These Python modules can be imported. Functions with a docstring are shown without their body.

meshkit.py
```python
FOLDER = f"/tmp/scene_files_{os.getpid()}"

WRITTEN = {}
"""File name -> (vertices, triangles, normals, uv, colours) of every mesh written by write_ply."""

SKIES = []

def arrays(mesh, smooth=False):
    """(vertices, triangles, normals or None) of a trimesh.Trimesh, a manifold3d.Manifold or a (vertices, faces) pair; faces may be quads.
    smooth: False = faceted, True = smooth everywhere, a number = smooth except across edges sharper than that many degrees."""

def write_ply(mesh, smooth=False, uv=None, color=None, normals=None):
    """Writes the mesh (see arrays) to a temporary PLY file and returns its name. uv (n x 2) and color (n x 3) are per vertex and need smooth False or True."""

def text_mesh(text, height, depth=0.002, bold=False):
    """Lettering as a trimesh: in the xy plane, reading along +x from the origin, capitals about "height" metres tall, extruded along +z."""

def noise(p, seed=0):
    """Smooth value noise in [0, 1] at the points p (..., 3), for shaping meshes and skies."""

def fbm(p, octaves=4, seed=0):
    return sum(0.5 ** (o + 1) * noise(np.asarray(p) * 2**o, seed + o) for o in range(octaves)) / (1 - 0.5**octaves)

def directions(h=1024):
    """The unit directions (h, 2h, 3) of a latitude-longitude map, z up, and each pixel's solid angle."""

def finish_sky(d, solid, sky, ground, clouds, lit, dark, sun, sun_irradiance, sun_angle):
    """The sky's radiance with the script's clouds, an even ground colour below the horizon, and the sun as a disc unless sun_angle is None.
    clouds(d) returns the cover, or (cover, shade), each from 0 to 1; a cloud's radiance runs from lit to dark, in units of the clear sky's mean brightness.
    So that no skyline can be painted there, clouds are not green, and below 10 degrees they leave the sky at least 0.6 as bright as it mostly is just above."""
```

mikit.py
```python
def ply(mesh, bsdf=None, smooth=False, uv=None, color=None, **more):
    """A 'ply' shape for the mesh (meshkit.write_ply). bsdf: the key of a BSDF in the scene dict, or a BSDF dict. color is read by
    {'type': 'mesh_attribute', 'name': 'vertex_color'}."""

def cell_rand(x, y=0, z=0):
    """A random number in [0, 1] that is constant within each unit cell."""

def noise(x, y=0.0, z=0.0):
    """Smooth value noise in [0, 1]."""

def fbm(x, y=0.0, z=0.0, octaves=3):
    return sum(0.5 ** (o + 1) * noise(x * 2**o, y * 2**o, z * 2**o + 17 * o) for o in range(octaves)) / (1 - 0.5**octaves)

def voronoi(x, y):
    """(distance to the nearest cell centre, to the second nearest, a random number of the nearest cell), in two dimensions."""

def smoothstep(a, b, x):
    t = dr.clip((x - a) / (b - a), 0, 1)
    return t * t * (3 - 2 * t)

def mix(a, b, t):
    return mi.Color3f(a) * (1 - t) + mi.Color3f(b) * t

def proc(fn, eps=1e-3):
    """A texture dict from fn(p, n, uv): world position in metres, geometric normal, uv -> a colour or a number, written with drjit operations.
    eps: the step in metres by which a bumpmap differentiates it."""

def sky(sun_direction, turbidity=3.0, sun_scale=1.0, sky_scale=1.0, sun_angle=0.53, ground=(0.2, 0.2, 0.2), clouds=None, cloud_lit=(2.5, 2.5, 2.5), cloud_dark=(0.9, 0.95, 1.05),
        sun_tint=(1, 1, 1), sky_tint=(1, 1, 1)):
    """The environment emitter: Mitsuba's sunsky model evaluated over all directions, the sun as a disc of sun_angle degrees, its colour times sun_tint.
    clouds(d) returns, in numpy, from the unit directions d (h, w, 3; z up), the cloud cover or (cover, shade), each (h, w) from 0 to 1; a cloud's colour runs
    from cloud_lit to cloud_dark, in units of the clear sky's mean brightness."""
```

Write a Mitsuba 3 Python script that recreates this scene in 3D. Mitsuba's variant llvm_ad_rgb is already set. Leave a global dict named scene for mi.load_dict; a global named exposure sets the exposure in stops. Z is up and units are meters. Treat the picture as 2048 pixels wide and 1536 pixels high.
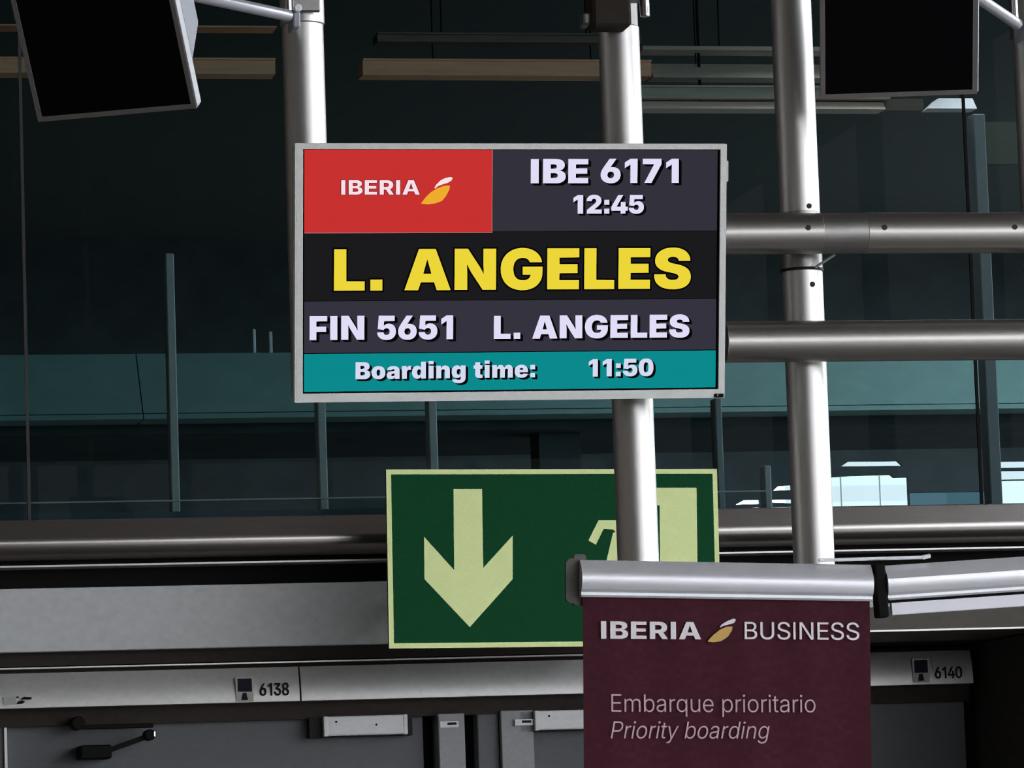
import math, json, numpy as np, trimesh, manifold3d as m3, drjit as dr
import mitsuba as mi
import mikit
from mikit import proc, noise, fbm, smoothstep, mix
from shapely.geometry import Polygon, box as sbox
from shapely import affinity
from shapely.ops import unary_union

T = mi.ScalarTransform4f
scene, labels = {}, {}

# ------------------------------------------------------------------ camera, sky, exposure
F_PX = 8400.0                                   # long lens: focal length in pixels of the 2048 wide frame
EYE = np.array([0.0, 0.0, 1.6])
FWD = np.array([0.2055456, 0.97245294, 0.1099376])
UP = np.array([0.01051623, -0.11452452, 0.99336476])
scene['camera'] = {'type': 'perspective', 'fov_axis': 'x', 'fov': math.degrees(2 * math.atan(1024 / F_PX)),
                   'near_clip': 0.1, 'far_clip': 500.0,
                   'to_world': T().look_at(origin=EYE.tolist(), target=(EYE + FWD).tolist(), up=UP.tolist())}
exposure = 0.0
SKY = 56.0  # scale of the overcast sky
scene['sky'] = mikit.sky((0.5, -0.5, 0.7), sun_scale=0.0, sky_scale=SKY, ground=(0.22, 0.22, 0.21),
                         clouds=lambda d: np.ones(d.shape[:2]), cloud_lit=(1.0, 1.03, 1.09), cloud_dark=(0.9, 0.95, 1.05))

# ------------------------------------------------------------------ helpers
def add(key, mesh, bsdf, smooth=False, radiance=None, **more):
    d = mikit.ply(mesh, bsdf, smooth=smooth, **more)
    if radiance is not None:
        d['emitter'] = {'type': 'area', 'radiance': {'type': 'rgb', 'value': [float(c) for c in radiance]}}
    scene[key] = d
    return key

def tag(key, label=None, category=None, group=None, kind=None):
    labels[key] = {k: v for k, v in dict(label=label, category=category, group=group, kind=kind).items() if v}

def cat(*ms):
    return trimesh.util.concatenate([m for m in ms])

def bx(x0, x1, y0, y1, z0, z1, b=0.0):
    if b <= 0:
        m = trimesh.creation.box((x1 - x0, y1 - y0, z1 - z0))
        m.apply_translation(((x0 + x1) / 2, (y0 + y1) / 2, (z0 + z1) / 2))
        return m
    lo, hi = np.array([x0, y0, z0]), np.array([x1, y1, z1])
    pts = []
    for sx in (0, 1):
        for sy in (0, 1):
            for sz in (0, 1):
                s = np.array([sx, sy, sz])
                c, d = np.where(s, hi, lo), np.where(s, -b, b)
                for k in range(3):
                    q = c + d
                    q[k] = c[k]
                    pts.append(q)
    return trimesh.convex.convex_hull(np.array(pts))

def tube(p0, p1, r, n=40, r1=None, bev=0.0):
    """A capped cylinder or cone between two points, its rims eased by bev."""
    p0, p1 = np.array(p0, float), np.array(p1, float)
    L = np.linalg.norm(p1 - p0)
    r1 = r if r1 is None else r1
    prof = [(0, 0), (r - bev, 0), (r, bev), (r1, L - bev), (r1 - bev, L), (0, L)] if bev else [(0, 0), (r, 0), (r1, L), (0, L)]
    m = trimesh.creation.revolve(np.array(prof), sections=n)
    m.apply_transform(trimesh.geometry.align_vectors([0, 0, 1], (p1 - p0) / L))
    m.apply_translation(p0)
    return m

def extr(poly, h):
    if isinstance(poly, (list, np.ndarray)):
        poly = Polygon(poly)
    return cat(*[trimesh.creation.extrude_polygon(g, h, engine='earcut') for g in getattr(poly, 'geoms', [poly])])

def remap(m, M):
    m = m.copy()
    A = np.eye(4)
    A[:3, :3] = M
    m.apply_transform(A)
    return m

def prism_x(poly_yz, x0, x1):
    m = remap(extr(poly_yz, x1 - x0), [[0, 0, 1], [1, 0, 0], [0, 1, 0]])
    m.apply_translation((x0, 0, 0))
    return m

def prism_y(poly_xz, y0, y1):
    m = remap(extr(poly_xz, y1 - y0), [[1, 0, 0], [0, 0, -1], [0, 1, 0]])
    m.apply_translation((0, y1, 0))
    return m

class Frame:
    """A flat piece's own axes: u to the right, v up, w out of its face."""
    def __init__(s, o, u, v):
        u = np.array(u, float); u /= np.linalg.norm(u)
        v = np.array(v, float); v -= u * (u @ v); v /= np.linalg.norm(v)
        s.M = np.eye(4)
        s.M[:3, 0], s.M[:3, 1], s.M[:3, 2], s.M[:3, 3] = u, v, np.cross(u, v), o
    def put(s, m):
        m = m.copy(); m.apply_transform(s.M); return m
    def plate(s, poly, w0, w1):
        m = extr(poly, w1 - w0); m.apply_translation((0, 0, w0)); return s.put(m)
    def box(s, u0, u1, v0, v1, w0, w1, b=0.0):
        return s.put(bx(u0, u1, v0, v1, w0, w1, b))
    def at(s, u, v, w=0.0):
        return (s.M @ np.array([u, v, w, 1.0]))[:3]

# letter outlines of a plain grotesque in five weights, 1000 units to the em, capitals 727 high
GLYPHS = json.loads(r'''{"black":{".":[330,"70,190 70,0 260,0 260,190"],"0":[643,"286,735 228,725 165,699 111,655 77,608 48,542 31,468 24,392 27,285 41,208 57,158 87,102 125,57 172,24 218,4 292,-9 348,-9 415,1 478,27 533,72 569,122 596,185 612,255 620,335 616,442 603,518 586,568 556,625 518,669 472,703 415,725 348,736|308,576 352,572 372,562 389,545 413,488 422,408 419,278 406,215 396,192 375,167 352,154 332,150 285,157 254,182 241,205 230,238 221,318 224,445 237,512 248,535 268,560 285,570"],"1":[560,"258,728 98,623 93,615 95,452 248,556 257,555 257,0 457,0 457,728"],"2":[643,"278,738 235,732 182,716 138,693 102,663 71,625 54,592 41,545 37,495 222,492 231,535 248,562 285,583 328,586 368,572 393,548 406,512 403,468 382,428 338,384 52,144 50,5 52,2 608,2 608,159 323,162 482,300 536,358 569,405 589,448 600,498 596,558 583,602 559,642 535,668 498,696 465,713 378,736"],"3":[643,"62,728 62,570 359,568 214,445 214,328 218,325 322,324 355,316 392,288 407,262 410,238 406,208 393,182 368,161 332,150 285,154 255,168 234,188 222,222 25,222 30,165 58,105 93,65 135,34 195,7 255,-6 338,-10 402,-3 472,17 532,50 576,92 596,122 609,152 620,222 609,292 596,322 576,352 535,389 475,419 403,432 589,585 588,728"],"4":[643,"272,728 254,705 11,272 8,115 358,113 362,112 365,0 545,0 547,112 635,115 635,265 547,268 545,455 372,455 370,268 203,268 454,725 452,728"],"5":[643,"78,730 49,328 222,294 248,326 278,343 312,350 348,347 378,333 402,308 416,278 420,242 413,202 392,168 362,148 332,140 288,144 258,157 230,188 222,222 32,222 37,165 60,112 96,68 135,38 182,14 238,-3 298,-10 378,-6 435,8 492,34 532,64 562,98 583,132 599,172 609,225 609,272 603,315 590,355 563,402 522,443 475,470 432,483 368,486 315,476 268,453 228,410 240,568 565,571 565,728"],"6":[643,"298,728 287,718 121,472 78,398 57,352 44,308 37,265 37,218 44,175 61,128 88,88 132,47 185,17 235,1 298,-9 352,-9 405,-2 455,14 505,40 542,72 575,115 596,158 609,222 609,272 602,318 583,368 555,408 518,439 472,462 432,473 378,477 313,472 480,718 482,728|312,346 355,343 388,326 413,298 426,258 423,212 406,178 378,153 342,141 298,144 265,160 241,188 227,228 231,275 247,308 275,333"],"7":[643,"55,728 55,570 388,568 104,2 305,0 593,568 593,725 592,728"],":":[330,"70,190 70,0 260,0 260,190/70,540 70,350 260,350 260,540"],"A":[793,"262,728 254,718 23,2 242,0 285,140 502,140 507,138 548,0 768,0 769,8 528,725 525,728|392,561 462,288 458,287 324,288"],"B":[667,"48,730 47,2 425,1 468,8 512,21 575,58 610,95 636,148 643,205 636,262 612,308 575,346 528,369 478,378 476,382 478,387 515,397 555,420 586,452 606,488 616,532 613,585 599,625 579,655 548,683 515,702 478,716 428,726 372,730|243,308 355,310 402,296 426,272 436,245 435,215 427,192 405,171 378,161 245,157|243,572 345,572 388,556 406,535 413,515 413,492 402,465 382,447 358,437 245,433"],"E":[613,"48,730 47,2 568,2 568,158 565,160 243,162 245,290 543,292 542,447 245,447 243,568 568,570 572,572 572,728"],"F":[583,"48,730 47,2 242,0 245,250 527,252 525,407 243,408 243,568 558,572 558,728"],"G":[753,"355,739 272,723 215,699 152,655 108,608 71,548 44,472 34,392 37,298 51,232 78,165 110,115 165,61 225,24 292,1 365,-10 452,-6 518,10 572,34 623,72 666,122 693,172 710,228 716,282 717,405 395,405 395,268 525,267 526,255 513,215 495,194 475,180 452,171 415,164 355,167 318,180 288,203 264,235 247,278 238,335 237,395 247,452 261,488 281,518 308,543 342,559 382,566 432,563 465,549 492,525 512,488 705,488 706,502 692,555 666,605 628,650 588,683 532,713 482,729 418,739"],"I":[345,"70,727 70,0 275,0 275,727"],"L":[567,"48,728 47,2 538,2 538,158 243,162 242,728"],"N":[770,"48,730 47,2 250,2 250,288 242,471 321,308 506,2 722,2 722,728 519,728 519,448 528,251 500,322 459,402 262,729"],"S":[667,"302,735 238,726 188,709 138,682 102,651 71,612 51,565 44,522 47,462 57,428 74,398 115,358 148,337 202,314 352,280 405,260 425,245 436,225 436,205 430,188 412,170 382,158 322,154 285,161 262,171 237,192 221,222 215,256 28,256 31,198 48,138 70,98 108,58 155,27 208,7 272,-6 362,-10 432,-3 485,10 532,30 571,58 606,98 626,142 636,188 636,235 626,285 612,315 592,344 565,370 525,396 458,423 325,454 275,474 254,498 250,518 254,538 265,553 288,566 322,573 362,572 398,563 418,548 433,525 438,499 625,499 623,545 613,582 593,622 562,660 525,689 478,713 422,729 362,736"],"a":[597,"252,548 172,532 135,516 105,496 77,468 60,445 40,388 215,369 227,392 248,409 272,416 302,416 328,409 342,398 350,382 349,362 335,344 308,334 145,313 98,293 68,270 37,225 24,175 27,108 41,68 57,45 85,20 118,4 155,-6 222,-9 282,4 328,34 362,77 365,-1 545,-1 546,382 542,408 529,442 513,465 485,493 455,513 418,530 352,546|258,216 353,235 350,172 343,155 325,135 298,120 265,115 242,117 217,132 207,152 207,172 214,188 228,203"],"d":[643,"397,725 395,455 366,502 328,532 285,549 222,552 162,536 118,509 74,458 47,402 34,342 30,272 34,205 48,145 74,88 103,52 142,21 188,1 225,-6 262,-6 315,7 362,39 398,90 402,0 593,2 593,725|308,403 342,399 372,378 393,342 403,292 400,232 385,188 355,154 322,144 282,151 257,172 241,202 231,255 234,318 247,358 272,389"],"e":[607,"272,552 208,540 162,519 115,486 77,442 51,392 34,328 30,252 38,192 55,138 81,92 115,55 158,24 208,4 252,-6 328,-10 392,-3 445,14 502,47 543,92 559,122 567,148 398,174 378,148 355,134 325,127 285,131 258,144 242,162 230,185 224,225 575,227 576,295 570,348 556,395 532,442 503,478 465,510 422,532 378,546 328,553|295,416 335,413 362,400 382,372 392,335 225,334 231,365 244,388 265,407"],"g":[647,"218,552 162,536 118,509 84,472 54,418 37,362 30,295 34,208 47,148 67,105 105,57 148,28 202,10 262,7 312,17 348,37 369,58 388,92 402,94 403,-2 399,-32 389,-52 375,-66 358,-75 328,-83 288,-83 258,-76 233,-62 215,-37 52,-61 48,-65 51,-78 71,-122 98,-153 135,-178 175,-196 222,-209 285,-216 345,-216 412,-206 475,-183 522,-153 566,-102 589,-45 597,18 597,545 405,547 402,451 367,502 328,533 285,549|308,403 342,399 372,378 393,342 403,292 399,228 385,188 362,160 325,147 288,151 261,168 241,202 231,255 234,318 247,358 272,389"],"i":[330,"65,550 65,0 262,0 262,550/65,750 65,615 262,615 262,750"],"m":[943,"375,552 328,539 292,515 264,485 242,441 238,448 228,546 50,545 50,2 247,2 248,335 254,358 268,379 292,392 312,395 335,392 358,378 373,358 379,335 380,2 565,0 568,335 574,358 588,379 612,393 632,395 652,393 675,379 690,358 696,335 697,2 892,0 893,392 880,448 846,502 812,529 775,546 732,553 678,549 632,533 596,508 564,472 542,426 506,498 472,533 432,550"],"n":[650,"385,552 342,542 302,519 264,475 238,427 232,547 50,545 52,0 247,2 248,325 257,355 275,377 298,389 325,393 355,389 378,375 393,355 402,325 403,2 600,2 600,365 593,412 583,442 549,495 502,532 452,550"],"o":[623,"277,552 212,540 162,519 115,486 81,448 54,398 38,348 30,292 34,212 47,162 70,112 104,68 145,34 192,10 252,-6 312,-10 372,-6 425,8 478,34 520,68 549,105 573,152 589,212 593,272 589,332 573,392 549,438 518,476 478,509 432,533 388,546 335,553|302,406 335,403 362,385 383,348 393,295 390,225 377,182 348,147 318,137 282,143 254,168 237,208 231,252 234,322 245,358 269,392"],"r":[433,"352,552 318,542 285,518 264,488 245,441 241,445 238,547 50,545 52,0 247,2 247,285 254,325 275,358 295,373 318,383 365,386 419,378 420,545 385,553"],"t":[400,"82,677 80,548 10,545 10,405 80,402 80,138 87,98 98,72 115,46 138,24 168,8 202,-2 265,-8 308,-7 382,7 383,18 362,145 315,141 295,144 281,155 277,175 277,402 370,405 370,545 277,548 275,677"]," ":[270,""]},"bold":{"A":[767,"263,725 24,5 25,-2 212,-2 262,153 498,153 503,152 552,-1 742,-2 495,725|379,585 421,418 460,288 458,284 301,285"],"B":[663,"58,727 57,2 415,1 495,17 555,48 596,88 623,138 633,188 629,248 609,298 575,339 532,366 472,380 470,385 525,407 555,428 580,455 596,485 606,525 606,565 593,615 572,648 545,675 512,696 472,712 425,722 375,727|230,315 362,316 392,310 418,296 443,268 453,238 452,208 443,182 418,157 385,144 232,140|230,588 352,589 398,573 419,552 429,525 429,498 420,472 402,451 365,434 342,430 232,430"],"E":[610,"58,727 57,2 562,2 562,138 558,140 230,142 232,300 535,302 535,435 532,437 232,437 230,585 558,587 562,588 562,725"],"I":[313,"70,727 70,0 243,0 243,727"],"R":[663,"57,725 57,2 230,2 232,250 324,248 455,1 644,2 494,275 535,301 568,332 595,372 613,418 620,468 616,538 602,585 576,632 548,662 512,689 468,709 415,722 355,727|230,585 358,583 385,576 412,559 433,528 440,495 436,452 418,420 398,404 362,390 232,387"]," ":[270,""]},"reg":{"B":[650,"82,727 80,2 388,1 462,14 518,40 558,75 586,122 599,178 596,242 576,295 545,333 508,359 451,378 498,401 525,420 546,445 562,478 569,515 569,558 559,602 539,642 512,673 478,696 442,713 398,723 348,727|185,329 362,328 402,323 442,306 480,272 499,232 503,185 489,142 455,107 402,88 365,84 178,83 177,325|177,642 358,643 398,636 428,622 459,592 473,562 476,512 462,472 432,438 408,424 378,414 348,410 178,410"],"E":[593,"82,727 80,2 538,0 538,83 177,85 178,327 512,328 512,408 508,410 178,410 177,642 535,643 538,645 538,725"],"I":[247,"75,727 75,0 165,0 165,727"],"N":[740,"82,727 80,2 177,2 177,418 172,601 277,422 544,2 658,2 658,725 561,725 561,275 565,125 496,248 193,725"],"S":[637,"285,735 232,726 178,706 142,683 104,645 84,612 71,572 67,512 77,468 94,435 115,411 178,368 238,344 388,303 452,273 476,248 486,228 490,188 483,158 455,118 412,91 365,77 295,74 232,88 188,113 158,152 145,207 52,207 51,182 61,135 85,88 115,54 152,27 202,4 258,-9 318,-13 378,-10 428,1 482,24 525,55 549,82 569,115 583,158 586,218 576,262 559,295 536,322 478,363 415,389 262,431 205,457 177,482 164,505 160,535 164,565 185,600 222,629 268,646 315,650 378,642 432,616 462,581 478,530 572,531 570,565 560,602 540,638 512,670 478,696 438,716 395,729 342,736"],"U":[730,"82,725 81,225 94,158 124,98 160,58 202,27 252,4 305,-9 365,-13 425,-9 478,4 538,34 572,60 606,98 630,142 646,195 650,245 648,725 555,725 553,722 553,242 549,212 536,172 505,129 468,101 425,84 365,77 305,84 252,107 211,145 190,182 177,242 177,722 175,725"]," ":[270,""]},"light":{"E":[590,"88,727 87,2 532,0 532,67 163,68 165,333 503,335 502,400 165,400 163,658 525,660 528,662 528,725"],"P":[620,"87,725 87,5 88,2 162,2 163,278 385,284 435,297 475,317 519,355 549,402 566,455 569,528 556,588 533,635 495,676 445,706 405,719 352,726|163,658 358,659 412,646 448,623 466,605 482,578 497,525 493,458 478,422 463,398 425,368 378,351 342,347 165,347"],"a":[540,"228,542 168,526 112,492 77,452 60,415 61,405 125,390 152,434 195,465 248,479 305,476 348,458 376,428 389,392 389,345 378,332 352,321 222,303 158,289 118,273 89,255 64,228 47,188 44,132 57,82 85,42 122,14 175,-5 225,-10 282,-3 328,17 365,49 388,83 392,82 393,2 462,1 463,378 450,442 419,488 372,522 302,542|391,275 390,185 383,152 359,108 328,81 305,68 272,57 218,55 168,67 130,98 117,128 117,168 131,198 152,216 212,240 342,260"],"b":[590,"77,725 77,2 146,2 147,92 152,96 198,34 252,1 295,-9 335,-10 365,-6 405,7 445,31 486,72 515,122 533,172 542,235 542,298 533,362 515,412 486,462 445,503 398,529 338,543 275,539 225,520 185,487 152,439 149,725|298,479 342,476 365,469 395,453 419,432 442,398 456,365 466,328 470,282 469,232 463,192 449,152 429,115 404,88 378,70 342,57 312,54 275,57 245,67 218,84 194,108 174,138 161,172 147,252 154,338 167,382 181,408 205,438 232,459 262,473"],"d":[590,"443,725 442,439 395,499 348,529 295,543 228,539 178,523 129,488 91,442 64,385 51,328 47,248 54,188 68,138 91,92 118,56 155,24 202,1 272,-10 338,0 372,17 394,35 442,96 445,92 446,2 514,2 515,725|272,479 315,476 338,470 365,456 396,428 416,398 433,358 443,312 445,268 436,188 422,148 403,115 382,91 352,70 318,58 285,54 248,57 218,67 192,84 164,112 144,145 131,178 120,252 124,328 137,375 154,408 178,439 205,459 235,473"],"e":[563,"248,542 192,526 152,503 114,468 84,425 64,378 51,325 47,265 51,208 64,152 84,108 114,65 148,34 188,11 242,-6 295,-10 345,-6 405,14 452,45 486,85 507,132 438,145 408,98 362,67 328,57 298,54 242,61 198,81 154,125 127,185 119,245 518,247 513,348 500,395 479,438 458,467 425,499 385,523 338,539 295,544|265,479 302,479 335,473 365,459 388,442 409,418 426,388 439,352 446,308 120,308 134,375 164,425 205,460 235,473"],"g":[590,"245,542 195,530 145,502 104,462 77,418 57,362 47,295 48,235 61,165 88,105 133,52 182,20 238,4 302,4 352,17 394,45 442,104 443,-22 436,-58 420,-92 388,-122 352,-140 302,-149 245,-146 198,-130 164,-105 132,-63 71,-88 87,-122 108,-148 158,-186 232,-209 318,-212 392,-196 448,-165 490,-118 509,-68 516,-8 516,532 512,536 446,535 442,438 406,488 362,523 315,540|272,479 315,476 338,470 372,452 395,431 416,402 429,372 440,335 445,285 439,205 426,162 410,132 387,105 358,84 322,71 295,67 232,74 202,88 176,108 154,135 138,165 120,238 124,332 134,368 154,408 178,438 205,460 235,473"],"i":[223,"75,536 74,2 145,0 147,535/122,736 85,730 67,712 60,695 61,675 72,655 85,644 102,637 122,637 138,644 157,662 163,678 162,698 155,714 138,730"],"m":[863,"282,542 242,533 205,513 174,485 148,444 147,535 77,535 77,2 149,2 149,348 160,402 181,435 205,456 238,473 278,479 322,473 348,459 373,435 386,412 394,362 394,2 465,0 467,352 470,385 488,425 516,455 552,473 595,479 628,475 662,462 688,441 706,412 714,355 714,2 785,0 786,385 773,442 759,468 739,495 708,519 668,536 628,543 572,539 532,526 495,503 468,475 445,440 419,488 382,523 342,539"],"n":[577,"282,539 242,529 198,505 170,478 148,444 147,532 77,532 77,2 78,-2 145,-2 149,2 149,335 160,392 180,425 215,456 255,472 295,477 335,472 372,456 396,435 416,402 426,365 427,335 427,2 432,-2 498,-2 500,355 486,428 455,481 408,519 375,533 345,539"],"o":[577,"250,542 202,530 152,502 114,468 84,425 64,378 51,325 47,265 51,208 64,155 84,108 107,75 145,37 188,10 225,-3 268,-10 312,-9 362,1 412,24 450,55 483,95 506,138 523,195 529,262 526,315 516,365 493,422 469,458 432,496 395,520 355,536 312,543|268,479 305,479 338,473 368,459 398,435 420,408 435,378 450,335 456,295 456,242 450,198 436,155 420,125 391,92 362,71 335,60 298,55 255,57 228,65 198,81 178,98 154,128 137,162 120,235 124,325 137,372 154,405 177,435 202,456 228,470"],"p":[590,"289,542 248,532 212,513 177,482 148,439 144,442 143,535 78,536 75,532 75,-202 78,-203 146,-202 148,96 196,35 242,4 295,-9 362,-6 418,14 468,53 506,105 530,165 542,248 539,322 526,382 496,445 452,496 405,526 342,542|298,479 342,476 372,466 398,449 423,425 439,402 455,365 466,325 470,282 463,195 450,155 430,118 405,90 378,71 342,58 308,54 272,58 242,68 212,87 194,105 174,135 158,172 144,255 151,338 161,372 181,412 206,442 235,463 262,473"],"q":[590,"245,542 185,526 142,500 107,465 75,412 57,362 47,288 50,208 68,138 97,82 142,34 195,3 252,-9 315,-6 365,13 405,46 442,96 443,-202 515,-203 515,534 447,535 445,442 442,439 406,488 362,523 315,540|272,479 315,476 338,470 375,449 399,425 417,398 433,358 442,315 445,272 436,188 423,148 406,118 382,91 352,70 318,58 285,54 248,57 218,67 192,84 164,112 134,168 124,208 120,252 124,328 137,375 154,408 178,438 205,459 235,473"],"r":[347,"268,538 232,529 195,509 170,485 148,450 147,535 77,535 78,0 149,2 150,348 154,378 164,405 192,440 228,463 268,473 327,472 327,538"],"t":[300,"92,670 90,538 8,537 7,478 90,475 90,125 94,85 104,58 117,38 155,10 208,-3 268,1 279,5 269,65 228,61 195,67 175,82 164,108 163,475 272,478 272,535 163,538 163,668"],"u":[577,"78,537 78,168 91,105 117,58 155,24 195,4 242,-6 285,-6 332,4 372,24 406,55 428,90 430,2 498,0 500,535 427,535 427,198 422,162 413,135 393,105 365,80 328,64 282,57 248,61 212,74 185,96 161,132 150,185 149,535"],"y":[540,"28,536 233,2 203,-82 175,-122 158,-133 138,-139 82,-136 78,-139 68,-198 115,-205 155,-203 188,-192 215,-175 246,-142 263,-112 513,535 437,535 314,205 272,76 105,534"]," ":[270,""]},"num":{"0":[643,"292,735 242,725 192,703 144,665 108,618 77,555 58,485 47,398 48,322 57,238 77,168 108,105 141,62 185,25 225,4 275,-10 345,-13 402,-2 452,20 499,58 536,105 566,168 586,238 596,322 596,402 586,485 566,555 536,618 499,665 452,703 402,725 345,736|305,636 338,636 375,626 405,606 430,578 462,508 479,405 476,282 466,228 450,182 430,145 402,114 375,98 335,87 305,87 268,98 238,117 214,145 181,215 164,318 167,442 177,495 191,535 214,578 238,606 268,626"],"1":[520,"292,727 115,613 110,605 112,498 287,608 287,0 403,0 403,727"],"3":[643,"102,723 102,623 397,622 206,438 206,358 345,353 405,333 433,312 452,285 463,258 466,212 453,158 422,118 402,104 372,91 312,84 252,98 208,130 194,148 180,178 172,232 58,232 61,182 81,122 104,85 138,48 178,20 235,-3 295,-13 348,-13 408,-3 455,15 488,34 520,62 543,88 562,122 576,162 582,202 583,238 575,282 566,308 545,345 498,389 432,419 342,432 546,625 547,722"],"4":[643,"365,728 30,262 30,168 395,167 398,2 508,2 510,165 613,168 612,264 511,265 508,455 398,455 395,264 160,265 484,725 482,728"],"6":[643,"342,727 168,482 117,402 80,322 67,255 70,192 80,152 100,108 127,72 165,38 205,14 255,-3 305,-10 352,-9 408,1 455,20 492,44 529,82 556,125 573,172 580,218 576,288 563,335 532,388 495,426 452,452 398,469 335,473 285,462 283,465 470,725 468,728|308,383 342,382 368,376 415,349 448,305 463,255 459,195 449,168 433,142 388,103 365,94 332,88 278,94 236,118 200,162 184,215 187,275 207,322 232,350 255,366|282,462 282,461 281,462"],"8":[643,"278,735 215,719 168,695 123,655 97,612 87,578 84,538 88,502 100,465 120,435 155,404 188,387 220,378 185,369 148,352 101,312 81,282 67,248 61,212 61,172 71,128 91,88 125,50 162,24 208,4 262,-9 322,-13 378,-10 445,7 502,37 550,85 576,138 583,175 582,215 573,258 556,292 536,318 505,346 468,366 425,378 455,387 488,404 526,438 543,465 553,492 559,525 559,558 552,595 533,638 506,672 475,696 428,720 382,733 325,737|305,326 362,323 408,303 436,278 459,235 463,188 452,148 422,111 378,88 312,80 258,90 232,104 212,120 197,138 185,165 180,198 184,232 194,258 207,278 252,312|302,639 342,639 385,627 418,601 436,572 443,522 433,482 408,448 372,427 312,420 265,430 225,460 204,498 201,548 218,592 252,623"]," ":[270,""]}}''')

def glyph(face, ch):
    adv, code = GLYPHS[face][ch]
    polys = []
    for p in code.split('/') if code else []:
        rings = [[tuple(map(float, q.split(','))) for q in r.split(' ')] for r in p.split('|')]
        q = Polygon(rings[0], rings[1:]).buffer(0)
        if face == 'black':                          # a little heavier, capitals still 727 high
            q = affinity.affine_transform(q.buffer(3, join_style='mitre'), [1, 0, 0, 727 / 733, 0, 3])
        polys.append(q)
    return adv, polys

def text(face, s, u0, u1, v0, cap, shear=0.0, track=0):
    """The words between u0 and u1 on the baseline v0, capitals cap tall."""
    x, out = 0, []
    for ch in s:
        adv, polys = glyph(face, ch)
        out += [affinity.translate(p, x, 0) for p in polys]
        x += adv + track
    g = unary_union(out)
    a, _, b, _ = g.bounds
    k = cap / 727.0
    kx = (u1 - u0) / (b - a) if not shear else (u1 - u0 - shear * cap * 0.6) / (b - a)
    g = affinity.affine_transform(g, [kx, shear * k, 0, k, u0 - a * kx, v0])
    return g

def rgb(*c):
    """sRGB 0..255 to linear."""
    c = np.array(c, float) / 255
    return np.where(c < 0.04045, c / 12.92, ((c + 0.055) / 1.055) ** 2.4).tolist()

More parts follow.
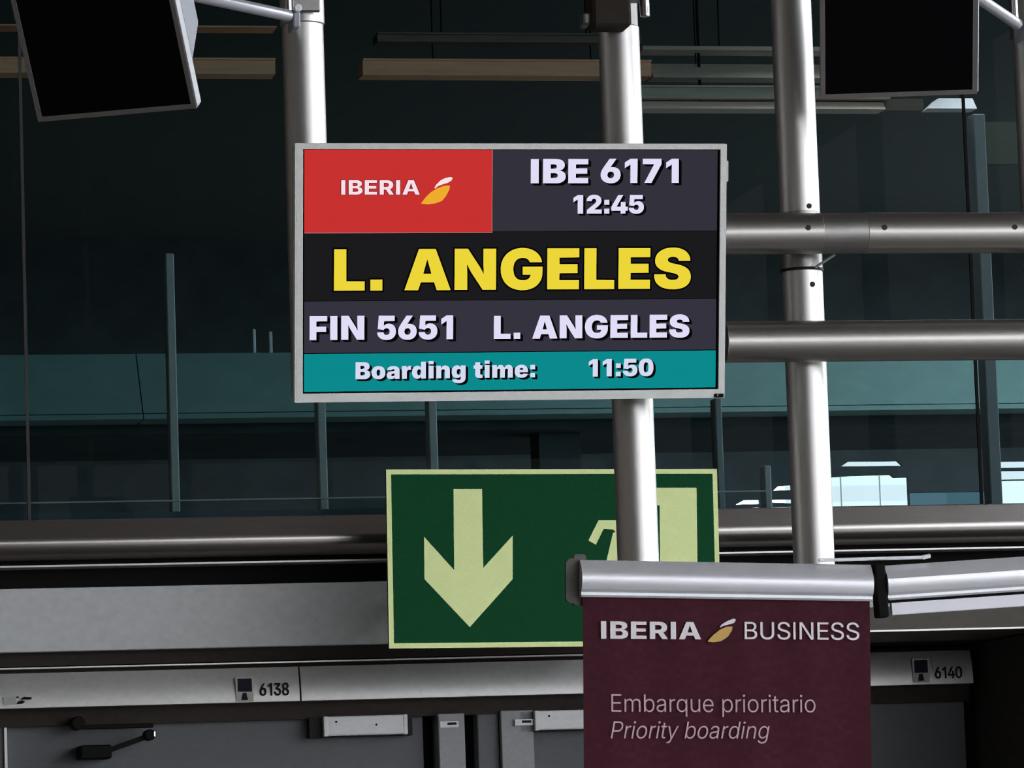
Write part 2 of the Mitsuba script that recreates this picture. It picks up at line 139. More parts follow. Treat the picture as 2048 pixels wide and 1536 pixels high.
# ------------------------------------------------------------------ materials
def principled(name, color, rough=0.5, metallic=0.0, spec=0.5, **k):
    col = color if isinstance(color, dict) else {'type': 'rgb', 'value': list(map(float, color))}
    scene[name] = {'type': 'twosided', 'bsdf': {'type': 'principled', 'base_color': col, 'roughness': rough, 'metallic': metallic, 'specular': spec, **k}}

def speckled(c, amount, f1, f2=None):
    """A colour with an even grain of its own, the same everywhere."""
    f2 = f2 or f1
    def fn(p, n, uv):
        g = fbm(p.x * f1, p.y * f1, p.z * f2, 3)
        return mi.Color3f(c) * (1 + amount * (g - 0.5) * 2)
    return proc(fn)

principled('alu_pole', speckled((0.58, 0.57, 0.55), 0.05, 140, 6), 0.42, 1.0)
principled('alu_rail', speckled((0.39, 0.375, 0.35), 0.08, 5, 140), 0.34, 1.0)
principled('alu_dark', speckled((0.30, 0.29, 0.28), 0.08, 90), 0.42, 1.0)
principled('chrome', (0.75, 0.76, 0.78), 0.16, 1.0)
principled('strut_grey', (0.36, 0.37, 0.40), 0.22, 0.4, 0.6)
principled('white_enamel', (0.82, 0.83, 0.86), 0.25, 0.0, 0.6)
principled('screen_frame', speckled((0.72, 0.73, 0.70), 0.05, 120), 0.42, 0.0)
principled('black_plastic', (0.010, 0.010, 0.011), 0.5, 0.0, 0.12)
principled('dark_bezel', (0.15, 0.14, 0.135), 0.5)
principled('black_glass', (0.003, 0.003, 0.004), 0.4, 0.0, 0.05)
principled('lcd', (0.004, 0.004, 0.004), 0.8, 0.0, 0.0)
principled('housing_grey', (0.33, 0.35, 0.38), 0.5)
principled('sign_green', speckled((0.006, 0.062, 0.022), 0.12, 160), 0.6, 0.0, 0.04)
principled('sign_pale', speckled((0.76, 0.86, 0.40), 0.05, 160), 0.7, 0.0, 0.1)
principled('sign_edge', (0.05, 0.07, 0.05), 0.6)
principled('banner_maroon', speckled((0.060, 0.016, 0.025), 0.22, 90), 0.8, 0.0, 0.05)
principled('banner_white', (0.74, 0.70, 0.72), 0.6)
principled('banner_pink', (0.54, 0.36, 0.40), 0.6)
principled('banner_gold', (0.55, 0.33, 0.07), 0.5)
principled('alu_satin', speckled((0.71, 0.72, 0.75), 0.04, 6, 160), 0.40, 0.6)
principled('white_strip', (0.74, 0.75, 0.80), 0.5)
principled('panel_grey', speckled((0.45, 0.46, 0.46), 0.10, 40), 0.55, 0.0, 0.4)
principled('cap_grey', speckled((0.12, 0.115, 0.11), 0.1, 80), 0.6, 0.0, 0.1)
principled('header_metal', speckled((0.44, 0.435, 0.42), 0.07, 60), 0.42, 0.7)
principled('closer_black', (0.005, 0.005, 0.005), 0.6, 0.0, 0.08)
principled('transom_metal', speckled((0.33, 0.305, 0.295), 0.07, 6, 120), 0.22, 1.0)
principled('recess_black', (0.010, 0.0095, 0.0095), 0.8, 0.0, 0.05)
principled('recess_brown', speckled((0.032, 0.026, 0.022), 0.15, 50), 0.7, 0.0, 0.1)
principled('line_metal', (0.52, 0.50, 0.48), 0.35, 0.6)
principled('door_grey', speckled((0.10, 0.106, 0.112), 0.10, 60), 0.6, 0.0, 0.2)
principled('post_grey', speckled((0.20, 0.205, 0.21), 0.08, 60), 0.5)
principled('box_white', speckled((0.55, 0.56, 0.56), 0.06, 70), 0.5)
principled('pier_dark', speckled((0.045, 0.042, 0.038), 0.12, 40), 0.7, 0.0, 0.1)
principled('canopy_brown', speckled((0.07, 0.062, 0.052), 0.12, 40), 0.6, 0.0, 0.2)
principled('ink', (0.008, 0.008, 0.009), 0.7, 0.0, 0.05)
principled('sticker_dark', (0.014, 0.012, 0.020), 0.6, 0.0, 0.05)
principled('sticker_pale', (0.28, 0.29, 0.27), 0.55)
principled('sticker_tan', (0.36, 0.29, 0.22), 0.55)
principled('floor_stone', speckled((0.13, 0.12, 0.11), 0.12, 8), 0.35)
principled('ceiling_dark', (0.19, 0.175, 0.16), 0.8)
principled('corridor_dark', (0.085, 0.095, 0.095), 0.85, 0.0, 0.05)
principled('wall_brown', (0.24, 0.215, 0.185), 0.7)
principled('teal_panel', speckled((0.22, 0.355, 0.345), 0.10, 14), 0.7, 0.0, 0.1)
principled('far_dark', speckled((0.075, 0.094, 0.102), 0.2, 6), 0.8, 0.0, 0.1)
principled('beam_brown', speckled((0.98, 0.46, 0.27), 0.12, 8, 60), 0.5)
principled('beam_grey', speckled((0.50, 0.38, 0.32), 0.12, 8, 60), 0.5)
principled('beam_dark', speckled((0.15, 0.095, 0.07), 0.2, 8, 60), 0.5)
principled('beam_pale', (0.90, 0.66, 0.56), 0.5)
principled('beam_brown_lit', speckled((0.62, 0.52, 0.45), 0.15, 5, 60), 0.4, 0.3)  # right stretch of the brown beam, its reflected brightness put in the colour
principled('beam_light_patch', (0.92, 0.80, 0.80), 0.5)
principled('post_dim', (0.24, 0.24, 0.25), 0.6)
principled('cladding', (0.10, 0.10, 0.075), 0.7)
principled('post_teal', (0.40, 0.38, 0.37), 0.5)
principled('sill_blue', (0.05, 0.07, 0.085), 0.6)
principled('gasket', (0.05, 0.05, 0.05), 0.7, 0.0, 0.2)
principled('fixing', (0.004, 0.004, 0.004), 0.7)
scene['far_glazing'] = {'type': 'thindielectric', 'specular_reflectance': {'type': 'rgb', 'value': 0.1}, 'specular_transmittance': {'type': 'rgb', 'value': [0.37, 0.385, 0.36]}}
scene['far_dusk'] = {'type': 'thindielectric', 'specular_reflectance': {'type': 'rgb', 'value': 0.1}, 'specular_transmittance': {'type': 'rgb', 'value': [0.024, 0.045, 0.054]}}
scene['far_blind'] = {'type': 'thindielectric', 'specular_reflectance': {'type': 'rgb', 'value': 0.1}, 'specular_transmittance': {'type': 'rgb', 'value': [0.325, 0.315, 0.315]}}
scene['glazing'] = {'type': 'thindielectric', 'int_ior': 1.5, 'specular_reflectance': {'type': 'rgb', 'value': 0.01},
                    'specular_transmittance': {'type': 'rgb', 'value': [0.46, 0.60, 0.62]}}

# ------------------------------------------------------------------ the hall
add('floor', bx(-8, 10, -10, 27.2, -0.2, 0), 'floor_stone'); tag('floor', 'dark stone floor of the hall', kind='structure')
add('ceiling', bx(-8, 10, -10, 16.4, 8, 8.2), 'ceiling_dark'); tag('ceiling', 'dark ceiling of the hall', kind='structure')
ROOF = sbox(-8, 16.2, 10, 27.2).difference(unary_union([sbox(x, 16.7, x + 1.4, 18.9) for x in (5.2, 6.7, 8.2)]))   # unseen roof lights added over the corridor to brighten the parapet
m = extr(ROOF, 0.15); m.apply_translation((0, 0, 5.65))
add('ceiling_001', m, 'corridor_dark'); tag('ceiling_001', 'low ceiling of the corridor behind the glass, with added roof lights', kind='structure')
add('wall_left', bx(-8.2, -8, -10, 27.2, 0, 8), 'wall_brown'); tag('wall_left', 'plain brown wall on the left', kind='structure')

def wall_x(x0, x1, y0, y1, z0, z1, holes):
    p = sbox(y0, z0, y1, z1).difference(unary_union([sbox(*h) for h in holes]))
    return prism_x(p, x0, x1)
RIGHT_HOLES = [(y, 0.3, y + 2.85, 7.6) for y in np.arange(-9.8, 12.0, 2.95)] + [(16.7, 0.6, 18.9, 5.5), (20.0, 0.6, 22.9, 5.4), (23.2, 0.6, 26.2, 5.4)]
add('wall_right', wall_x(10, 10.2, -10, 27.2, 0, 8, RIGHT_HOLES), 'wall_brown'); tag('wall_right', 'wall on the right with tall window openings', kind='structure')
REAR = sbox(-8, 0, 10, 8).difference(unary_union([sbox(x, 0.9, x + 1.4, 5.6) for x in (2.5, 4.0, 5.5, 7.0, 8.5)]))
add('wall_rear', prism_y(REAR, -10.2, -10), 'wall_brown'); tag('wall_rear', 'brown wall behind the viewer with window openings', kind='structure')

# wall behind the glazed front, with windows to the sky
FAR = [[(7.60, 3.770), (8.405, 3.770), (8.405, 3.992), (8.31, 3.992), (8.285, 4.012), (8.0, 4.008), (7.74, 3.994), (7.60, 3.99)],
       [(7.941, 4.072), (8.373, 4.070), (8.338, 4.104), (7.996, 4.106)],
       [(8.412, 3.794), (9.018, 3.794), (9.018, 3.888), (8.412, 3.888)],
       [(9.06, 4.046), (9.9, 4.046), (9.9, 4.090), (9.048, 4.090)],
       [(9.028, 3.966), (9.9, 3.966), (9.9, 4.026), (9.026, 4.026)],
       [(9.046, 3.774), (9.9, 3.774), (9.9, 3.960), (9.049, 3.960)],
       [(7.462, 3.916), (7.592, 3.919), (7.592, 3.953), (7.500, 3.948)],
       [(7.200, 3.827), (7.370, 3.829), (7.370, 3.859), (7.262, 3.858)],
       [(7.442, 3.838), (7.595, 3.829), (7.595, 3.859), (7.457, 3.858)],
       [(7.085, 3.781), (7.188, 3.782), (7.189, 3.803), (7.099, 3.802)],
       [(7.199, 3.782), (7.368, 3.782), (7.368, 3.809), (7.199, 3.804)],
       [(7.447, 3.783), (7.592, 3.782), (7.593, 3.809), (7.448, 3.808)]]
P = sbox(-8, 0, 10, 5.65).difference(unary_union([Polygon(q) for q in FAR]))
add('wall_far', prism_y(P, 27.0, 27.04), 'far_dark'); tag('wall_far', 'dark far wall with small daylit windows seen through the glass', kind='structure')
def far_pane(n, x0, x1, z0, z1, m):
    v = np.array([[x0, 27.02, z0], [x1, 27.02, z0], [x1, 27.02, z1], [x0, 27.02, z1]])
    add('wall_far__pane' + ('_%03d' % n if n else ''), trimesh.Trimesh(v, [[0, 1, 2], [0, 2, 3]], process=False), m)
far_pane(0, 7.55, 8.4075, 3.74, 3.835, 'far_glazing'); far_pane(1, 7.55, 8.4075, 3.835, 3.945, 'far_blind'); far_pane(2, 7.55, 8.4075, 3.945, 4.03, 'far_glazing')
far_pane(7, 8.408, 9.022, 3.79, 3.892, 'far_dusk'); labels['wall_far__pane_007'] = {'label': 'dark teal pane between the daylit windows'}
far_pane(3, 7.9, 8.4, 4.06, 4.12, 'far_blind'); far_pane(4, 9.0, 9.92, 4.04, 4.10, 'far_blind'); far_pane(5, 9.0, 9.92, 3.962, 4.03, 'far_blind'); far_pane(6, 9.0, 9.92, 3.76, 3.962, 'far_glazing')
add('wall_far__mullion', bx(7.928, 7.935, 26.99, 27.0, 3.77, 4.0), 'line_metal')
add('wall_far__mullion_001', bx(8.199, 8.206, 26.99, 27.0, 3.77, 4.01), 'line_metal')

# ------------------------------------------------------------------ glazed front at y = 16
X0, X1 = -8.0, 10.0
add('wall_front', bx(X0, X1, 16.14, 16.4, 0, 2.76), 'recess_black'); add('wall_front__upper_wall', bx(X0, X1, 16.0, 16.2, 5.8, 8.0), 'wall_brown')
tag('wall_front', 'gate wall of metal panels and doors under the glazing', kind='structure')
JOINTS = [-6.47, -2.48, 1.49, 5.30, 9.2]
edges = [X0] + JOINTS + [X1]
for i in range(len(edges) - 1):
    k = 'window_%d' % (i + 1)
    a, b = edges[i] + 0.006, edges[i + 1] - 0.006
    v = np.array([[a, 16.05, 2.90], [b, 16.05, 2.90], [b, 16.05, 5.8], [a, 16.05, 5.8]])
    add(k + '__pane', trimesh.Trimesh(v, [[0, 1, 2], [0, 2, 3]], process=False), 'glazing')
    add(k + '__bottom_rail', bx(a, b, 16.0, 16.1, 2.893, 2.9065, 0.002), 'gasket')
    if b < 5.4:
        add(k + '__bead', bx(a, min(b, 4.42), 16.10, 16.12, 2.978, 2.984), 'post_teal')
        add(k + '__sill_strip', bx(a, min(b, 4.18), 16.12, 16.2, 2.9065, 2.940), 'sill_blue')
    if i:
        add(k + '__joint', bx(edges[i] - 0.006, edges[i] + 0.006, 16.045, 16.055, 2.9065, 5.8), 'gasket' if i == 3 else 'recess_black')
    tag(k, 'tinted teal glass pane of the hall front', kind='structure')

TR = [(15.9415, 2.898), (15.9265, 2.8295)] + [(15.9950 - 0.070 * math.cos(math.radians(q)), 2.8145 + 0.070 * math.sin(math.radians(q))) for q in np.linspace(12.4, -68, 22)] + [(15.99, 2.7496), (16.12, 2.7496), (16.12, 2.898)]
add('trim_1', prism_x(TR, X0, X1), 'transom_metal', smooth=30)
tag('trim_1', 'rounded brown metal transom below the glazing', kind='structure')
add('trim_2', bx(X0, X1, 15.93, 16.1, 2.721, 2.729, 0.001), 'line_metal'); tag('trim_2', 'thin bright metal strip under the rounded transom', kind='structure')
add('trim_3', cat(bx(X0, X1, 16.06, 16.14, 2.64, 2.721), bx(X0, X1, 16.03, 16.1, 2.729, 2.7492)), 'recess_black'); tag('trim_3', 'black recess under the thin bright strip', kind='structure')
# flat grey panels
for n, (a, b, m) in enumerate([(-8, -1.3, 'panel_grey'), (-1.29, 4.30, 'panel_grey'), (4.306, 10, 'panel_grey')]):
    k = 'wall_front__panel' + ('_%03d' % n if n else '')
    add(k, bx(a, b, 15.99, 16.14, 2.404, 2.645, 0.002), m)
add('trim_4', cat(bx(X0, X1, 16.05, 16.14, 2.352, 2.404), bx(X0, X1, 16.07, 16.14, 2.322, 2.340)), 'recess_brown'); tag('trim_4', 'dark brown recess between the flat panels and the door header', kind='structure')
add('trim_5', bx(X0, 4.30, 16.02, 16.14, 2.340, 2.347, 0.001), 'line_metal'); tag('trim_5', 'thin grey metal strip above the door header panels', kind='structure')
# curved header panels with the gate numbers
def header(x0, x1, z0=2.190, z1=2.322):
    t = np.linspace(0, 1, 14)
    front = [(15.93 + 0.046 * (1 - math.cos(q * 1.25)), z0 + (z1 - z0) * q) for q in t]
    return prism_x(front + [(16.10, z1), (16.10, z0)], x0, x1)
HEAD = [(-8, -1.3, 'header_metal'), (-1.293, 2.4965, 'header_metal'), (2.5035, 4.30, 'header_metal'), (4.306, 5.030, 'header_metal'), (5.031, 5.192, 'header_metal')]
for n, (a, b, m) in enumerate(HEAD):
    add('wall_front__header_panel' + ('_%03d' % n if n else ''), header(a, b), m, smooth=30)
add('trim_6', bx(X0, 5.2, 16.02, 16.14, 2.122, 2.190), 'recess_brown'); tag('trim_6', 'door head under the header panels, its shade painted dark brown', kind='structure')  # shade below the header panels, painted as a dark brown strip
FW = Frame((0, 15.925, 0), (1, 0, 0), (0, 0, 1))
h1, h3, h4 = 'wall_front__header_panel_001', 'wall_front__header_panel_003', 'wall_front__header_panel_004'
add(h1 + '__number', FW.plate(text('num', '6138', 2.3425, 2.4545, 2.213, 0.0475), -0.004, 0.0), 'ink'); labels[h1 + '__number'] = {'label': 'black lettering 6138'}
add(h4 + '__number', FW.plate(text('num', '6140', 5.034, 5.145, 2.2115, 0.0455), -0.004, 0.0), 'ink'); labels[h4 + '__number'] = {'label': 'black lettering 6140'}
for h, x, z in ((h1, 2.2495, 2.192), (h3, 4.942, 2.198)):
    add(h + '__pictogram', cat(FW.plate(sbox(x, z, x + 0.068, z + 0.094), -0.004, 0.0004)), 'sticker_pale')
    add(h + '__pictogram_symbol', cat(FW.plate(unary_union([sbox(x + 0.007, z + 0.038, x + 0.062, z + 0.088), Polygon([(x + 0.020, z + 0.006), (x + 0.046, z + 0.006), (x + 0.040, z + 0.034), (x + 0.026, z + 0.034)])]), 0.0, 0.0010)), 'sticker_dark')
    add(h + '__pictogram_edge', FW.plate(Polygon([(x + 0.050, z + 0.004), (x + 0.066, z + 0.004), (x + 0.066, z + 0.034), (x + 0.053, z + 0.030)]), 0.0, 0.0009), 'sticker_tan')
add(h1 + '__name_plate', FW.plate(sbox(1.366, 2.205, 1.414, 2.2335), -0.004, 0.0), 'sticker_pale')
add(h1 + '__name_plate_mark', FW.plate(unary_union([Polygon([(1.416, 2.206), (1.436, 2.206), (1.448, 2.213), (1.436, 2.220), (1.420, 2.215)]), Polygon([(1.430, 2.222), (1.470, 2.222), (1.474, 2.229), (1.446, 2.233), (1.436, 2.228)]), sbox(1.414, 2.228, 1.424, 2.234)]), -0.004, 0.0), 'ink')

# doors under the header
def door(k, x0, x1, m, lab):
    add(k + '__leaf', bx(x0, x1, 16.06, 16.12, 0.01, 2.125, 0.002), m)
    add(k + '__handle', cat(tube((x1 - 0.09, 16.06, 1.05), (x1 - 0.09, 16.01, 1.05), 0.011, 16), tube((x1 - 0.09, 16.012, 1.05), (x1 - 0.20, 16.012, 1.05), 0.010, 16)), 'chrome')
    tag(k, lab, kind='structure')
door('door_1', 1.390, 2.995, 'door_grey', 'grey gate door below the number 6138')
door('door_2', 3.425, 4.30, 'door_grey', 'grey gate door half hidden by the maroon banner')
door('door_3', 4.42, 5.19, 'door_grey', 'dark gate door below the number 6140')
add('door_1__side_panel', bx(-0.5, 1.375, 16.06, 16.12, 0.01, 2.125, 0.002), 'post_grey')
add('door_1__edge', bx(1.375, 1.387, 16.035, 16.12, 0.01, 2.125, 0.001), 'line_metal')
add('trim_7', bx(3.043, 3.147, 15.99, 16.12, 0.0, 2.128, 0.003), 'post_grey'); tag('trim_7', 'grey door post left of the dark gap', kind='structure')
add('trim_8', bx(3.205, 3.289, 16.03, 16.12, 0.0, 2.134, 0.003), 'door_grey'); tag('trim_8', 'darker grey door post right of the dark gap', kind='structure')
add('trim_9', bx(3.292, 3.421, 16.0, 16.12, 0.0, 2.134, 0.003), 'post_grey'); tag('trim_9', 'wide grey door post beside the second white lock box', kind='structure')
add('trim_10', bx(5.25, 7.2, 14.9, 16.12, 0.0, 2.355, 0.003), 'pier_dark'); tag('trim_10', 'dark pier added right of the number 6140 to shade the gate wall', kind='structure')  # pier depth added to keep side light off the door and header
add('trim_11', bx(4.345, 10, 15.10, 15.99, 2.3605, 2.452, 0.002), 'canopy_brown'); add('trim_11__edge', bx(4.345, 10, 15.090, 15.10, 2.3585, 2.3665, 0.001), 'line_metal'); tag('trim_11', 'dark canopy added over the gate door below 6140 for its shade', kind='structure')  # canopy depth added to keep high light off the header and door
for k, x in (('trim_7__label', 3.05), ('trim_9__label', 3.345)):
    add(k, bx(x, x + 0.072, 15.985, 16.0, 2.074, 2.098), 'box_white')
    add(k + '_print', bx(x + 0.028, x + 0.064, 15.983, 15.985, 2.084, 2.093), 'sticker_dark')

# white lock boxes on the door heads
def lock_box(k, x0, x1, lab):
    add(k + '__cover', bx(x0, x1, 15.97, 16.06, 2.054, 2.128, 0.004), 'box_white')
    for j, x in enumerate((x0 + 0.004, x1 - 0.004)):
        add(k + '__end_plate' + ('_%03d' % j if j else ''), bx(x - 0.008, x + 0.008, 15.967, 16.06, 2.052, 2.129, 0.002), 'box_white')
    for j, (fx, fz) in enumerate(((0.14, 0.72), (0.63, 0.52))):
        add(k + '__screw' + ('_%03d' % j if j else ''), tube((x0 + (x1 - x0) * fx, 15.972, 2.054 + 0.074 * fz), (x0 + (x1 - x0) * fx, 15.967, 2.054 + 0.074 * fz), 0.004, 12), 'ink')
    add(k + '__base', bx(x0 - 0.055, x1 + 0.028, 16.0, 16.06, 2.049, 2.126), 'black_plastic')  # black plate; its left overhang paints the shadow beside the cover
    tag(k, lab, 'lock box', 'white lock boxes on the door heads')
lock_box('lock_box', 2.596, 2.915, 'white lock box with two screws at top of the grey door below 6138')
lock_box('lock_box_001', 3.425, 3.80, 'white lock box half hidden behind the maroon banner edge')

# door closer with its folding arm
k = 'door_closer'
add(k + '__pivot', tube((1.648, 16.03, 2.150), (1.648, 15.93, 2.150), 0.026, 28, bev=0.004).apply_translation((0, 0, -0.022)), 'closer_black', smooth=40)
add(k + '__track', bx(1.64, 1.935, 15.95, 15.975, 2.104, 2.121, 0.003), 'closer_black')
def bar(a, b, y0, y1, w):
    a, b = np.array(a), np.array(b); d = (b - a) / np.linalg.norm(b - a); q = np.array([-d[1], d[0]]) * w / 2
    return prism_y([tuple(a - q), tuple(b - q), tuple(b + q), tuple(a + q)], y0, y1)
add(k + '__arm', bar((1.76, 2.022), (1.90, 2.068), 15.92, 15.94, 0.020), 'closer_black')
add(k + '__elbow', tube((1.915, 15.985, 2.075), (1.915, 15.90, 2.075), 0.021, 28, bev=0.004), 'closer_black', smooth=40)
add(k + '__elbow_glint', bx(1.928, 1.9345, 15.893, 15.90, 2.068, 2.088, 0.001), 'chrome')  # chrome sliver placed as the white highlight on the elbow
add(k + '__body', bx(1.650, 1.768, 15.90, 16.06, 1.990, 2.043, 0.006), 'closer_black')
tag(k, 'black folding arm door closer on the grey door at lower left', 'door closer')

# ------------------------------------------------------------------ behind the glass
for n, (a, b, m) in enumerate([(X0, 2.28, 'teal_panel'), (2.285, 4.60, 'teal_panel'), (4.605, X1, 'teal_panel')]):
    add('wall_parapet__panel' + ('_%03d' % n if n else ''), prism_x([(18.93, 3.624), (19.15, 3.923), (19.17, 3.923), (19.17, 3.624)], a, b), m)
    add('wall_parapet__foot' + ('_%03d' % n if n else ''), prism_x([(18.905, 3.595), (18.925, 3.620), (19.15, 3.620), (19.15, 3.595)], a, b), m)
for n, (x, h) in enumerate(((2.828, 0.112), (2.905, 0.100))):
    add('wall_parapet__stub' + ('_%03d' % n if n else ''), bx(x, x + 0.014, 19.15, 19.165, 3.922, 3.922 + h, 0.002), 'white_strip')
tag('wall_parapet', 'long teal parapet band behind the glass', kind='structure')
add('wall_parapet__column', cat(*[bx(x, x + 0.2, 19.3, 19.5, 0, 3.9) for x in (-4, 0, 4.2, 8)]), 'far_dark')
add('wall_parapet__slab', bx(X0, X1, 19.15, 20.4, 3.55, 3.75), 'far_dark')
POSTS = [(2.084, 3.993, 'slender post behind the glass, leftmost, ending in the dark pane'), (2.676, 4.2, 'slender post behind the glass below the left end of the departure screen'),
         (3.125, 4.2, 'slender post behind the glass just above the green exit sign'), (4.505, 3.112, 'short slender post behind the glass beside the small bright windows'), (4.309, 3.39, 'faint reflected streak modelled as a slender post below the right end of the departure screen')]  # the last post models a faint reflected streak in the glass
for i, (x, h, lab) in enumerate(POSTS):
    k = 'glass_post' + ('_%03d' % i if i else '')
    add(k + '__shaft', bx(x, x + (0.034 if i < 3 else 0.028), 16.42, 16.5, 0.0, h, 0.004), 'post_dim' if i > 3 else 'post_teal')
    add(k + '__foot', bx(x - 0.03, x + 0.064, 16.41, 16.53, 0.0, 0.02), 'post_teal')
    tag(k, lab, 'post', 'posts behind the glass')
add('glass_post_005__shaft', bx(5.955, 6.01, 17.9, 18.0, 0.0, 4.83, 0.004), 'post_dim'); add('glass_post_005__foot', bx(5.92, 6.05, 17.87, 18.03, 0, 0.02), 'post_teal')
tag('glass_post_005', 'tall wide post behind the glass below the right black monitor', 'post', 'posts behind the glass')
REFLECTION_BEAMS = [('A', -8, 2.79, 5.016, 5.085, 'beam_brown', 'brown beam modelling a glass reflection between the left monitor and the left pole'),  # solid beams standing in for slat reflections in the upper glass
         ('B', 3.18, 4.49, 5.014, 5.086, 'beam_brown', 'brown beam modelling a glass reflection starting right of the left pole'),
         ('H', 4.50, 5.35, 5.010, 5.086, 'beam_brown_lit', 'brown beam stretch paled for its reflected light, behind the pole beside the right monitor'),
         ('C', 3.25, 4.45, 5.165, 5.205, 'beam_dark', 'dim brown beam above the longer brown beam, modelling a glass reflection'),
         ('D', 4.45, 5.95, 5.132, 5.150, 'beam_grey', 'thin grey beam modelling a glass reflection high between the two right poles'),
         ('E', 4.44, 5.60, 4.915, 4.972, 'beam_grey', 'grey beam modelling a glass reflection, upper one of the pair below the brown beam'),
         ('F', 4.44, 5.575, 4.868, 4.908, 'beam_pale', 'pale beam modelling a glass reflection, lowest one, ending under the right monitor'),
         ('G', -8, 2.80, 5.221, 5.228, 'beam_brown', 'thin brown beam modelling a glass reflection beside the left monitor bracket')]
for i, (_, a, b, z0, z1, m, lab) in enumerate(REFLECTION_BEAMS):
    k = 'reflection_beam' + ('_%03d' % i if i else '')
    lean = (z1 - z0) if m in ('beam_pale', 'beam_brown_lit') else 0.0         # these lean back
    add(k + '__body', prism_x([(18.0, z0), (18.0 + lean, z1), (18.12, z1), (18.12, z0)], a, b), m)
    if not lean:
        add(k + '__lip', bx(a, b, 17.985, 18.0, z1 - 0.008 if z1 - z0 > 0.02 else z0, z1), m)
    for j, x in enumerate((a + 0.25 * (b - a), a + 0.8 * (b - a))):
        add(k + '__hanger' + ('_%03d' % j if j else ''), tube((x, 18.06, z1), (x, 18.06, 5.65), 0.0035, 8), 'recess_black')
    tag(k, lab, 'beam', 'beams modelling reflections in the glass')
k = 'reflection_beam_008'
m = prism_y([(5.775, 4.872), (6.008, 4.872), (6.008, 4.93), (5.847, 4.93)], 18.0, 18.1)  # slanted patch of reflected light, painted as a white panel
m.vertices[:, 1] += m.vertices[:, 2] - 4.872                    # leans back
add(k + '__body', m, 'beam_light_patch')
add(k + '__hanger', tube((5.95, 18.06, 4.93), (5.95, 18.06, 5.65), 0.0035, 8), 'recess_black')
tag(k, 'white slant-ended panel modelling a reflected light patch, right under the right black monitor', 'beam', 'beams modelling reflections in the glass')
add('wall_far__panel', bx(5.58, 5.77, 18.05, 18.1, 4.872, 4.925), 'beam_dark')  # brown stretch of the same reflection in the glass, built as a plate
add('wall_far__cladding', bx(6.036, 6.30, 18.05, 18.1, 4.626, 4.82), 'cladding')

# ------------------------------------------------------------------ poles and rails
YP, RP = 8.7, 0.0445
def pole(k, x, spans, lab, screws=(), collars=()):
    for j, (z0, z1) in enumerate(spans):
        add(k + '__tube' + ('_%03d' % j if j else ''), tube((x, YP, z0), (x, YP, z1), RP, 64, bev=0.001), 'alu_pole', smooth=35)
    for j, (dx, z) in enumerate(screws):
        y = YP - math.sqrt(RP ** 2 - dx ** 2)
        add(k + '__screw' + ('_%03d' % j if j else ''), tube((x + dx, y + 0.004, z), (x + dx * 1.02, y - 0.002, z), 0.0058, 14), 'fixing')
    for j, (z0, z1, r, m) in enumerate(collars):
        add(k + '__collar' + ('_%03d' % j if j else ''), tube((x, YP, z0), (x, YP, z1), r, 64, bev=0.001), m, smooth=35)
    tag(k, lab, 'pole', 'aluminium poles of the gate frame')
YR, RR = 8.610, 0.0442                           # the rails are clamped to the fronts of the poles
Z1, Z2 = 2.892, 2.6585
pole('steel_pole', 1.4095, [(2.56, 3.357)], 'aluminium pole behind the left end of the departure screen', collars=[(3.357, 8.0, 0.0472, 'alu_pole')])
pole('steel_pole_001', 2.101, [(0, 3.356)], 'aluminium pole between the departure screen and the maroon banner, crossing the exit sign', collars=[(3.356, 8.0, 0.0425, 'alu_dark')])
pole('steel_pole_002', 2.4895, [(0, 8.0)], 'aluminium pole right of the departure screen, crossed by two horizontal rails',
     screws=[(0.0095, 2.959), (0.0095, 2.788)], collars=[(2.822, 2.95, 0.0452, 'alu_dark')])
pole('steel_pole_003', 3.040, [(0, 3.335)], 'aluminium pole at the right edge of the picture', collars=[(3.335, 8.0, 0.049, 'alu_dark')], screws=[(-0.036, 2.985)])
def rail(k, z, pieces, lab, screws=()):
    for j, (a, b) in enumerate(pieces):
        add(k + '__section' + ('_%03d' % j if j else ''), tube((a, YR, z), (b, YR, z), RR, 64, bev=0.001), 'alu_rail', smooth=35)
    for j, x in enumerate(screws):
        add(k + '__screw' + ('_%03d' % j if j else ''), tube((x, YR - RR + 0.004, z + 0.006), (x, YR - RR - 0.002, z + 0.006), 0.0058, 14), 'fixing')
    tag(k, lab, 'rail', 'horizontal rails clamped to the poles')
rail('cross_rail', Z1, [(2.284, 2.506), (2.605, 3.56)], 'upper horizontal metal rail right of the departure screen, with a dark coupling', screws=(2.469, 2.639, 2.932))
add('cross_rail__coupling', tube((2.506, YR, Z1), (2.605, YR, Z1), 0.0436, 64), 'alu_dark', smooth=35)
rail('cross_rail_001', Z2, [(2.284, 3.56)], 'lower horizontal metal rail right of the departure screen')
# cable tie on the middle pole
add('steel_pole_002__cable_tie', tube((2.4895, YP, 2.8205), (2.4895, YP, 2.8265), 0.0470, 48), 'black_plastic', smooth=35)
add('steel_pole_002__cable_tie__tail', tube((2.505, 8.648, 2.824), (2.545, 8.63, 2.849), 0.0028, 8), 'line_metal')

